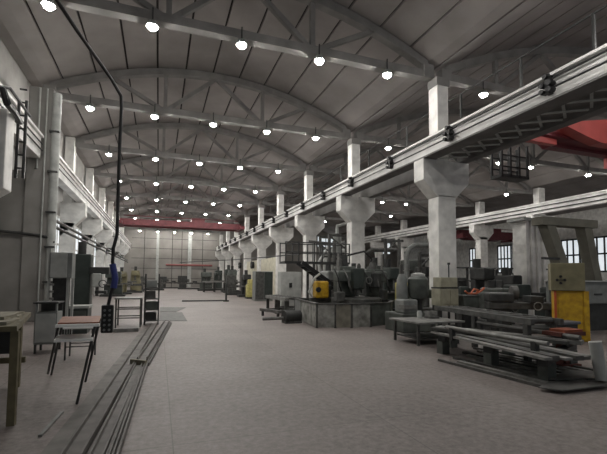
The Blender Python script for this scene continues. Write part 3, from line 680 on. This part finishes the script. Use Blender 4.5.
# a generic machine tool built at (x, y), facing the aisle
def machine(name, label, x, y, h, w, cm, kind=0, rz=0.0, group=None):
    t = thing(name, label, 'machine', (x, y, 0), group)
    b = lambda: MB((x, y, 0), rz)
    b().box(-w * .55, -.35, 0, w * .55, .45, .16).build('base', M_dark, t, bevel=.02)
    if kind == 0:      # knee mill
        b().box(-w * .28, .0, .16, w * .28, .45, h * .82).build('column', cm, t, bevel=.05)
        b().box(-w * .24, -.5, h * .70, w * .24, .45, h * .92).build('head', cm, t, bevel=.06)
        b().cyl((0, -.38, h * .5), (0, -.38, h * .72), .08, n=12).build('spindle', M_steel, t, smooth=True)
        b().box(-w * .55, -.55, h * .40, w * .55, -.1, h * .46).build('work_table', M_steel, t, bevel=.01)
        b().box(-w * .16, -.45, .16, w * .16, 0, h * .40).build('knee', cm, t, bevel=.03)
        b().cyl((0, .1, h * .92), (0, .1, h * 1.1), .13, n=14).build('motor', M_dark, t, smooth=True)
        b().ring((w * .56, -.35, h * .43), (1, 0, 0), .12, .015).build('handwheel', M_lsteel, t)
    elif kind == 1:    # lathe
        b().box(-w * .5, -.2, .16, -w * .25, .4, .62).build('pedestal', cm, t, bevel=.03)
        b().box(w * .3, -.2, .16, w * .5, .4, .62).build('pedestal', cm, t, bevel=.03)
        b().box(-w * .55, -.25, .62, w * .55, .3, .8).build('bed', M_steel2, t, bevel=.02)
        b().box(-w * .55, -.28, .8, -w * .22, .35, h).build('headstock', cm, t, bevel=.05)
        b().cyl((-w * .22, .02, 1.05), (-w * .14, .02, 1.05), .19, n=18).build('chuck', M_steel, t, smooth=True)
        b().box(w * .32, -.1, .8, w * .48, .2, 1.16).build('tailstock', cm, t, bevel=.04)
        b().box(-.05, -.36, .8, w * .14, .25, .98).build('carriage', M_dark, t, bevel=.02)
        b().ring((.1, -.4, .72), (0, 1, 0), .1, .014).build('handwheel', M_lsteel, t)
    elif kind == 2:    # upright press
        b().box(-w * .4, -.1, .16, w * .4, .4, .8).build('pedestal', cm, t, bevel=.03)
        b().box(-w * .3, .12, .8, w * .3, .42, h * .86).build('column', cm, t, bevel=.05)
        b().box(-w * .34, -.38, h * .66, w * .34, .42, h * .9).build('head', cm, t, bevel=.07)
        b().box(-w * .42, -.4, .8, w * .42, .3, .88).build('work_table', M_steel, t, bevel=.01)
        b().cyl((0, -.2, .95), (0, -.2, h * .66), .07, n=12).build('ram', M_steel, t, smooth=True)
        b().cyl((-w * .1, .2, h * .9), (-w * .1, .2, h * 1.08), .15, n=14).build('motor', M_dark, t, smooth=True)
        b().tube([(w * .34, -.2, h * .8), (w * .6, -.25, h * .9), (w * .75, -.25, h * .86)], .02, 6).build('lever', M_lsteel, t)
    return t
# vertical mill behind the bench
vm = thing('vertical_mill', 'grey vertical milling machine with a dark drum left of nearest column', 'machine', (6.4, 9.3, 0))
MB().box(6.0, 9.0, 0, 7.1, 9.9, .5).build('base', M_gmach, vm, bevel=.03)
MB().box(6.06, 9.05, .5, 6.5, 9.5, .86).build('knee', M_mgrey, vm, bevel=.04)
MB().box(6.04, 9.0, .62, 6.42, 9.35, .72).build('work_table', M_lsteel, vm)
MB().lathe((6.27, 9.45, .86), [(.15, 0), (.16, .3), (.13, .55), (.08, .68)], 16).build('column', M_mgrey, vm, smooth=True)
MB().lathe((6.68, 9.3, .88), [(.22, 0), (.27, .08), (.27, .52), (.2, .6)], 22).build('drum', M_gmach, vm, smooth=True)
MB().lathe((6.68, 9.3, 1.48), [(.19, 0), (.19, .06), (.06, .1)], 18).build('drum_cap', M_lgrey, vm, smooth=True)
MB().lathe((6.68, 9.3, .5), [(.12, 0), (.12, .3), (.17, .38)], 14).build('spindle', M_dark, vm, smooth=True)
MB().cyl((6.25, 9.45, 1.5), (6.25, 9.45, 1.8), .05, n=10).build('pipe', M_steel, vm)
single(MB((7.45, 11.1, 0)).box(-.1, 0, 0, .16, .4, 1.28), 'yellow_guard', M_pyellow, 'narrow yellow guard plate showing left of the nearest column', 'guard', bevel=.02)

# beige switch boxes at the nearest column
eb = thing('switch_box', 'beige two-part switch cabinet on a stand before the nearest column', 'cabinet', (7.72, 9.4, 0))
MB().box(7.42, 9.3, .66, 8.05, 9.7, 1.14).build('lower_box', M_beige, eb, bevel=.012)
MB().box(7.45, 9.3, 1.18, 8.02, 9.66, 1.46).build('upper_box', M_beige, eb, bevel=.012)
MB().box(7.46, 9.285, .7, 7.74, 9.305, 1.1).build('door', M_beige, eb, bevel=.005); MB().box(7.76, 9.285, .7, 8.02, 9.305, 1.1).build('door', M_beige, eb, bevel=.005)
MB().box(7.42, 9.3, 1.14, 8.05, 9.7, 1.18).build('shelf', M_dark, eb)
MB().cyl((7.8, 9.4, 1.46), (7.8, 9.4, 1.82), .018, n=8).build('rod', M_dark, eb); MB().cyl((7.8, 9.4, 1.82), (7.8, 9.4, 1.88), .04, n=8).build('knob', M_black, eb)
for x in (7.44, 7.98):
    for y in (9.32, 9.64): MB().box(x, y, 0, x + .05, y + .05, .66).build('leg', M_dark, eb)
bn = thing('scrap_bin', 'dark grey flared scrap bin right of the beige switch cabinet', 'bin', (8.4, 9.4, 0))
MB().prism([(8.12, 9.2, .92), (8.72, 9.2, .92), (8.66, 9.2, .56), (8.18, 9.2, .56)], (0, .5, 0)).build('tub', M_gmach, bn, bevel=.015)
MB().box(8.1, 9.18, .92, 8.74, 9.72, .95).build('rim', M_steel2, bn)
MB().box(8.2, 9.25, 0, 8.62, 9.65, .56).build('stand', M_dark, bn)
hs_ = [at(u, v, 9.45) for u, v in ((465, 291), (468, 294.5), (472, 296), (476, 293.5), (478, 290), (474, 289), (471, 293), (476, 296), (481, 291), (484, 288))]
for p in hs_: p.z = max(p.z, .99)
single(MB().tube(hs_, .03, 8), 'coiled_hose', M_orange, 'orange-red hose coiled on top of the dark scrap bin', 'hose', smooth=True)

# background machines in the right bay
machine('upright_press', 'black upright press right of the orange hose, behind the steel beds', *at(483, 300, 13.2)[:2], 2.1, .9, M_dark, 2)
machine('milling_machine', 'dark milling machine with a round motor on top, left of yellow guard', *at(508, 302, 12.2)[:2], 1.72, 1.0, M_dark, 0)
machine('turning_lathe', 'dark lathe with a pale handwheel just left of the yellow guard', *at(533, 305, 10.2)[:2], 1.25, 1.7, M_dgreen, 1)
machine('milling_machine', 'green-grey milling machine in front of the dark upright press', *at(495, 305, 9.9)[:2], 1.25, .8, M_gmach, 0)
machine('turning_lathe', 'dark lathe standing right behind the scrap bin', *at(469, 300, 16)[:2], 1.5, 1.5, M_dark, 1)
machine('upright_press', 'dark press seen between the second column and the vertical mill', *at(392, 300, 15.0)[:2], 2.1, 1.0, M_dgreen, 2)
machine('milling_machine', 'dark milling machine right of the second column, behind turning machine', *at(376, 300, 17.0)[:2], 2.2, 1.2, M_gmach, 0)
machine('upright_press', 'tall grey press far behind, between second column and nearest column', *at(411, 298, 20)[:2], 2.8, 1.3, M_gmach, 2)
machine('milling_machine', 'dark mill seen left of the nearest column above the drum', *at(424, 298, 17)[:2], 2.2, 1.0, M_dark, 0)
machine('milling_machine', 'grey mill standing under the black platform stairs', *at(329, 300, 16.8)[:2], 1.9, 1.1, M_mgrey, 0)
machine('upright_press', 'pale grey press behind the yellow motor housing', *at(338, 300, 22)[:2], 2.6, 1.3, M_mgrey, 2)
machine('turning_lathe', 'dark lathe against the far middle columns beside the cream panels', *at(241, 293, 33)[:2], 1.6, 2.2, M_steel2, 1)
machine('milling_machine', 'dark mill at the aisle edge left of the dark steel cabinet', *at(246, 296, 29.5)[:2], 1.8, 1.1, M_dark, 0)
machine('milling_machine', 'green-grey mill at the far end of the aisle, right of bench', *at(232, 292, 38)[:2], 2.3, 1.5, M_gmach, 0)
machine('upright_press', 'green-grey press at the far end of the aisle', *at(206, 291, 44)[:2], 2.2, 1.6, M_gmach, 2)
machine('turning_lathe', 'dark lathe by the far wall, left of the far bench', *at(193, 289, 50)[:2], 1.6, 3.2, M_dark, 1)
machine('turning_lathe', 'dark lathe by the far wall, near the left windows', *at(150, 290, 46)[:2], 1.5, 2.6, M_steel2, 1)
machine('milling_machine', 'olive mill by the far left windows behind the blue plug', *at(121, 292, 36)[:2], 2.0, 1.5, M_olive, 0)
machine('milling_machine', 'olive mill by the far left wall, nearer the far corner', *at(135, 290, 42)[:2], 2.2, 1.5, M_olive, 0)
machine('turning_lathe', 'dark lathe far down the aisle below the red wall pipe', *at(172, 288.5, 54)[:2], 1.5, 3.0, M_dark, 1)
machine('milling_machine', 'dark mill far down the aisle beside the green-grey press', *at(218, 290, 46)[:2], 2.4, 1.6, M_dgreen, 0)
machine('upright_press', 'dark green press beside the far columns, behind the far bench', *at(230, 291, 41)[:2], 2.5, 1.6, M_dgreen, 2)
machine('upright_press', 'dark press by the far left windows above the pendant box', *at(113, 293, 32)[:2], 2.0, 1.5, M_dgreen, 2)
machine('turning_lathe', 'olive lathe by the far left wall, between the two olive mills', *at(128, 290.5, 39.5)[:2], 1.5, 2.2, M_olive, 1)
yl = thing('yellow_loader', 'small yellow machine beside the dark steel cabinet on the aisle', 'machine', tuple(at(251, 296, 27)))
p = at(251, 292, 27)
MB().box(p.x - .3, 26.8, .1, p.x + .3, 27.4, .95).build('body', M_pyellow, yl, bevel=.05); MB().box(p.x - .2, 26.8, .95, p.x + .15, 27.3, 1.3).build('hood', M_pyellow, yl, bevel=.05)
MB().box(p.x - .35, 26.75, 0, p.x + .35, 27.4, .1).build('base', M_dark, yl)
fb = thing('work_bench', 'dark workbench with pale top at the far end of the aisle', 'workbench', tuple(at(214, 293, 40)))
p, q = at(203, 284, 40), at(226, 284, 40)
MB().box(p.x, 39.6, .95, q.x, 40.6, 1.03).build('top', M_lsteel, fb)
for x in (p.x + .1, (p.x + q.x) / 2, q.x - .1):
    for y in (39.7, 40.5): MB().box(x - .05, y - .05, 0, x + .05, y + .05, .95).build('leg', M_dark, fb)
MB().box(p.x + .1, 39.7, .3, q.x - .1, 40.5, .35).build('shelf', M_steel2, fb)
# barrier across the aisle
ba = thing('pipe_barrier', 'thin low pipe barrier with a post across the far aisle', 'barrier', tuple(fl(205, 302)))
a, b = fl(182, 302), fl(226, 301.5)
MB().cyl(a + V(0, 0, .06), b + V(0, 0, .06), .04, n=6).build('pipe', M_dark, ba)
MB().box(b.x - .05, b.y - .05, 0, b.x + .05, b.y + .05, 1.05).build('post', M_dark, ba); MB().cyl(b, b + V(0, 0, .08), .18, n=12).build('foot', M_dark, ba)
single(MB().tube([at(180, 262.5, 40), at(230, 260, 30), at(262, 257.5, 23), at(300, 254, 18.5)], .03, 6), 'overhead_cable', M_dark, 'thin dark cable slung across in front of the far columns', 'cable')
single(MB().cyl((.9, 59.5, 3.15), (7.3, 59.5, 3.15), .13, n=8), 'wall_pipe', M_orail, 'dull red pipe running along the far end wall', 'pipe')

machine('turning_lathe', 'heavy dark lathe standing between the long steel beds and black press', 9.4, 8.2, 1.05, 1.9, M_dark, 1, -.5)
machine('turning_lathe', 'dark green lathe right behind the beige switch cabinet and scrap bin', 9.5, 11.7, 1.2, 1.7, M_dgreen, 1, -.4)
machine('milling_machine', 'dark mill between the enclosure and the grey vertical mill', 7.45, 10.35, 1.2, .7, M_gmach, 0)
for i, (u, Y_, h, lab) in enumerate(((334, 17.6, 3.2, 'left of the second column'), (386, 19, 3.6, 'right of the second column'), (399, 24, 4.2, 'far behind the second column'), (420, 15, 2.6, 'left of nearest column above the drum'))):
    p = at(u, 300, Y_); hp = thing('hoist_post', 'dark jib hoist post with a short arm, ' + lab, 'hoist', (p.x, Y_, 0), 'jib hoists between the machines')
    MB().cyl((p.x, Y_, 0), (p.x, Y_, h), .09, n=10).build('mast', M_steel2, hp, smooth=True)
    MB().box(p.x - .25, Y_ - .25, 0, p.x + .25, Y_ + .25, .08).build('base', M_dark, hp)
    MB().bar((p.x, Y_, h - .15), (p.x + (1.3 if i % 2 else -1.2), Y_ + .3, h - .05), .09, .14).build('arm', M_steel2, hp)
    MB().bar((p.x, Y_, h - .7), (p.x + (.7 if i % 2 else -.65), Y_ + .15, h - .18), .06).build('brace', M_steel2, hp)
    MB().cyl((p.x + (1.1 if i % 2 else -1.0), Y_ + .25, h - 1.1), (p.x + (1.1 if i % 2 else -1.0), Y_ + .25, h - .15), .02, n=6).build('chain', M_black, hp)
for i, (u, Y_, lab) in enumerate(((365, 22, 'dull duct pipe bending over the machines right of the second column'), (325, 24, 'pale duct pipe bending over the black platform rails'), (407, 18, 'dull duct pipe rising left of the nearest column'))):
    p = at(u, 300, Y_)
    single(MB().tube([(p.x, Y_, 0), (p.x, Y_, 2.6), (p.x + .15, Y_, 3.0), (p.x + .5, Y_, 3.2), (p.x + 2.2, Y_, 3.25)], .14, 12), 'duct_pipe', (M_steel2, M_lgrey, M_mgrey)[i], lab, 'duct', 'ducts over the machines', smooth=True)
# pipe railing before the right wall
pr_ = thing('pipe_railing', 'long dark pipe railing with a grid of posts behind the machines', 'railing', (13, 15, 0))
a, b = at(452, 266, 15), at(549, 268, 15)
for z in (.6, 1.35, 1.95): MB().cyl((a.x, 15, z), (b.x, 15, z), .035, n=6).build('rail', M_dark, pr_)
for i in range(8):
    x = a.x + (b.x - a.x) * i / 7; MB().box(x - .04, 14.96, 0, x + .04, 15.04, 1.98).build('post', M_dark, pr_)
MB().bar((a.x + 3.2, 15, 1.95), (a.x + 4.2, 15, 1.35), .05).build('brace', M_dark, pr_); MB().bar((a.x + 1, 15, 1.35), (a.x + 2, 15, .6), .05).build('brace', M_dark, pr_)

M_lsteel2 = mat('olive_grey_concrete', (.17, .162, .13), .75, .2, 3)
# portal frame and ribbed column
po = thing('portal_frame', 'dull olive-grey portal frame with leaning legs above the yellow guard', 'frame', (12, 9.5, 0))
MB().bar(at(537, 221, 9.5), at(592, 225, 9.5), .4, .26).build('crossbeam', M_lsteel2, po)
for (u0, v0, u1, v1) in ((546, 224, 561, 268), (583, 226, 600, 312)):
    a, b = at(u0, v0, 9.5), at(u1, v1, 9.5); d = (b - a); b = a + d * (a.z / (a.z - b.z)); MB().bar(a, b, .34, .34, (0, 1, 0)).build('leg', M_lsteel2, po)
a = at(541, 230, 9.4); b = at(556, 262, 9.4)
MB().box(a.x - .15, 9.2, 2.05, a.x + .55, 9.3, 2.12).build('bracket', M_dark, po)
rc = thing('ribbed_column', 'pale ribbed square column left of the portal frame', 'column', tuple(at(536, 300, 12)))
p, q = at(526, 262, 12), at(547, 222, 12)
MB().box(p.x + .1, 12.1, 0, q.x - .1, 12.7, q.z).build('shaft', M_white, rc)
for i in range(4):
    x = p.x + (q.x - p.x) * (i + .15) / 4; MB().box(x, 12, 0, x + .12, 12.1, q.z).build('rib', M_white, rc)
MB().box(p.x - .1, 11.95, q.z, q.x + .1, 12.8, q.z + .12).build('cap', M_lgrey, rc)

# yellow guard cabinet with the olive box on it
P0 = fl(571, 341); AZ = math.atan2(P0.x, P0.y) - .12; rd = V(math.cos(AZ), -math.sin(AZ), 0)
def onp(u, v=300):
    r = ray(u, v); nn = V(math.sin(AZ), math.cos(AZ), 0); t_ = P0.dot(nn) / r.dot(nn); return r * t_ + V(0, 0, H)
def sx(u): return (onp(u) - P0).dot(rd)
zz = lambda u, v: onp(u, v).z
XL, XR, XA, XB = sx(554), sx(589), sx(551), sx(585.5); ZT, ZB = zz(571, 291), zz(568, 263)
yg = thing('yellow_cabinet', 'tall yellow guard cabinet standing on the floor right of steel beds', 'cabinet', tuple(P0))
F = lambda: MB((P0.x, P0.y, 0), -AZ)
F().box(XL, .0, 0, XR, .6, ZT).build('body', M_yellow, yg, bevel=.015)
F().box(XR - .10, -.03, .03, XR, -.002, ZT).build('edge_strip', M_yellow, yg); F().box(XL, -.03, .03, XL + .05, -.002, ZT).build('edge_strip', M_orange, yg, label='orange-red edge strip')
F().box(XL + .09, -.018, .08, XR - .14, -.002, ZT - .05).build('door', M_yellow, yg)
ob = thing('olive_box', 'olive control box with four dark dots on top of the yellow cabinet', 'control box', (P0.x, P0.y, ZT))
F().box(XA, -.06, ZT + .005, XB, .55, ZB).build('body', M_olive, ob, bevel=.015)
for (u, v) in ((561, 276.5), (561, 283), (557.3, 280), (565, 280)):
    x, z = sx(u), zz(u, v); F().cyl((x, -.085, z), (x, -.055, z), .032, n=10).build('button', M_black, ob)
F().bar((sx(557.3), -.066, zz(561, 280)), (sx(565), -.066, zz(561, 280)), .012).build('mark', M_black, ob)
# grey machine at the picture edge
gm = thing('grey_machine', 'grey machine housing on dark base at right edge beyond yellow cabinet', 'machine', (11.1, 7.9, 0))
MB().box(10.55, 7.8, .75, 12.6, 8.6, 1.36).build('housing', M_mgrey, gm, bevel=.03)
MB().box(10.5, 7.75, 1.36, 12.65, 8.65, 1.40).build('lid', M_lgrey, gm)
MB().box(10.65, 7.9, 0, 12.5, 8.5, .75).build('base', M_dark, gm)
MB().box(11.4, 7.78, 1.0, 11.7, 7.8, 1.04).build('handle', M_dark, gm)

# long machine bed
lbed = thing('roller_bed', 'long dark roller bed running from nearest column to the yellow cabinet', 'roller bed', (7, 7, 0))
a, b = fl(456, 307.5, .70), fl(562, 322, .70); d = (b - a).normalized(); n = V(-d.y, d.x, 0); n = n if n.y > 0 else -n
for o_ in (0, .55): MB().bar(a + n * o_, b + n * o_, .07, .10).build('side_beam', M_steel2, lbed)
L_ = (b - a).length
for i in range(9):
    c = a + d * L_ * (i + .5) / 9; MB().cyl(c + n * .04, c + n * .52 + V(0, 0, 0), .05, n=10).build('roller', M_steel2, lbed)
for f_ in (.04, .5, .96):
    for o_ in (0, .55): c = a + d * L_ * f_ + n * o_; MB().box(c.x - .045, c.y - .045, 0, c.x + .045, c.y + .045, .66).build('leg', M_steel2, lbed)
    c = a + d * L_ * f_; MB().bar(c + V(0, 0, -.45), c + n * .55 + V(0, 0, -.45), .07).build('crosspiece', M_dark, lbed)
eb2 = thing('end_box', 'dark blue-grey box closing the near end of roller bed', 'machine box', (8, 5.5, 0))
p, q = at(557, 337, 6.5), at(577, 321, 6.5)
MB().box(p.x, 6.4, .42, q.x, 6.75, q.z).build('body', mat('blue_grey_paint', (.11, .115, .135), .5, .2, 5), eb2, bevel=.02)
MB().box(p.x + .05, 6.45, 0, q.x - .05, 6.7, .42).build('stand', M_dark, eb2)

# trestles and the long steel stock on them
def tres(f_, label):
    a = fl(432, 334, .34).lerp(fl(575, 366, .34), f_); b = fl(440, 328.5, .34).lerp(fl(606, 347, .34), f_)
    t = thing('steel_trestle', label, 'trestle', ((a.x + b.x) / 2, (a.y + b.y) / 2, 0), 'trestles under the steel stock')
    MB().bar(a - V(0, 0, .05), b - V(0, 0, .05), .14, .10).build('crossbeam', M_dark, t)
    for c in (a.lerp(b, .12), a.lerp(b, .88)): MB().box(c.x - .08, c.y - .08, 0, c.x + .08, c.y + .08, .26).build('leg', M_gmach, t)
tres(.10, 'dark low trestle under the far end of the steel stock')
tres(.50, 'dark low trestle under the middle of the steel stock')
tres(.84, 'dark low trestle under the near end of the steel stock')
names = ['first', 'second', 'third', 'fourth', 'fifth', 'sixth', 'seventh', 'eighth']
def bundle(pa, pb, n, w, z, hs_, side, lab):
    a, b = fl(*pa, z), fl(*pb, z); d = (b - a).normalized(); nn = V(-d.y, d.x, 0); nn = nn if nn.x > 0 else -nn
    nn *= side
    for i in range(n):
        o_ = nn * w * (i + .5); ja, jb = random.uniform(-.10, .12), random.uniform(-.22, .05); h = hs_[i % len(hs_)]
        single(MB().bar(a + o_ + d * ja + V(0, 0, h / 2), b + o_ + d * jb + V(0, 0, h / 2), w * .94, h), 'steel_bar', (M_lsteel, M_steel, M_lsteel, M_steel2, M_steel)[i % 5], lab % names[i], 'steel bar', 'steel stock on the trestles')
bundle((431.5, 333), (556, 363.5), 6, .135, .345, (.035, .05, .03, .06, .04), 1, 'long flat steel bar in the front trestle bundle, %s counted from the aisle')
bundle((441, 328), (584, 343), 4, .11, .41, (.05, .035, .06), -1, 'long flat steel bar in the rear trestle bundle, %s counted from the back')
for i, (pa, pb, z, r, m_) in enumerate((((446, 327), (548, 344), .52, .035, M_lsteel), ((474, 322), (580, 338), .52, .04, M_steel))):
    a, b = fl(*pa, z), fl(*pb, z)
    t = thing('steel_tube', 'long steel tube lying above the flat stock, %s counted from the aisle' % names[i], 'steel tube', tuple(a), 'loose tubes above the steel stock')
    MB().cyl(a, b, r, n=10).build('tube_wall', m_, t, smooth=True)
    for f_ in (.08, .9):
        c = a.lerp(b, f_); MB().box(c.x - .04, c.y - .04, .36 if i != 0 else .3, c.x + .04, c.y + .04, z).build('packer', M_dark, t)
# stock on the floor
for i in range(9):
    f_ = i / 8
    a = fl(439, 361).lerp(fl(474, 349), f_); b = fl(556, 391.5).lerp(fl(607, 374), f_)
    a = a.lerp(b, (.0, .16, .05, .25, .1, .02, .2, .08, .0)[i]); 
    single(MB().bar(a + V(0, 0, .02), b + V(0, 0, .02), (.05, .09, .04, .12, .06, .1, .05, .08, .06)[i], .04), 'steel_bar', (M_steel, M_lsteel, M_steel2)[i % 3], 'steel bar lying on the floor before the trestles, %s counted from the aisle' % (names + ['ninth'])[i], 'steel bar', 'steel bars on the floor at right')
for i, (pts, z) in enumerate((([(538, 388), (562, 391.5), (607, 386), (607, 381), (550, 382)], .04), ([(548, 380), (607, 379), (607, 372), (566, 371)], .06))):
    single(MB().prism([fl(u, v, z) for u, v in pts], (0, 0, .012)), 'steel_sheet', M_steel2 if i else M_steel, ('nearer' if i == 0 else 'farther') + ' steel sheet lying on the floor bars at right edge', 'steel sheet', 'sheets on the floor bars')
# rust-red stand and pale tube
rs = thing('rusty_stand', 'rust-red welded stand at the near end of the steel stock', 'stand', tuple(fl(572, 366)))
a = fl(572, 368)
MB().box(a.x - .20, a.y + .0, 0, a.x + .22, a.y + .35, .05).build('foot', M_rust, rs)
MB().box(a.x - .02, a.y + .08, .05, a.x + .12, a.y + .26, .50).build('upright', M_rust, rs, bevel=.01)
MB().prism([(a.x - .2, a.y + .12, .05), (a.x - .02, a.y + .12, .05), (a.x - .02, a.y + .12, .36)], (0, .04, 0)).build('gusset', M_rust, rs)
MB().box(a.x - .22, a.y + .0, .50, a.x + .34, a.y + .34, .56).build('top_plate', M_rust, rs)
MB().box(a.x - .1, a.y + .02, .56, a.x + .3, a.y + .3, .60).build('cloth', mat('rag_orange', (.26, .07, .035), .8, .3, 9), rs, label='orange-red rag on the top plate')
wt = thing('pale_tube', 'short pale leaning tube standing on the steel sheets at right edge', 'tube', tuple(fl(602, 382, .06)))
b, a = fl(602, 380, .075), at(595, 342, fl(602, 380, .07).y + .05)
MB().cyl(b, a, .075, n=18).build('tube_wall', M_lgrey, wt, smooth=True); MB().ring(a, a - b, .066, .012, 18, 6).build('rim', M_white, wt)
#RIGHT-END
# ------------------------------------------------------------------ world and view
w = bpy.data.worlds.new('world'); C.world = w; w.use_nodes = True
w.node_tree.nodes['Background'].inputs['Color'].default_value = (.9, .95, 1, 1)
w.node_tree.nodes['Background'].inputs['Strength'].default_value = .12
C.view_settings.view_transform = 'Standard'; C.view_settings.look = 'None'; C.view_settings.gamma = 1; C.view_settings.exposure = 1.03
C.view_settings.use_curve_mapping = False
C.cycles.use_denoising = True
C.cycles.max_bounces = 8; C.cycles.diffuse_bounces = 5
C.cycles.sample_clamp_indirect = 6
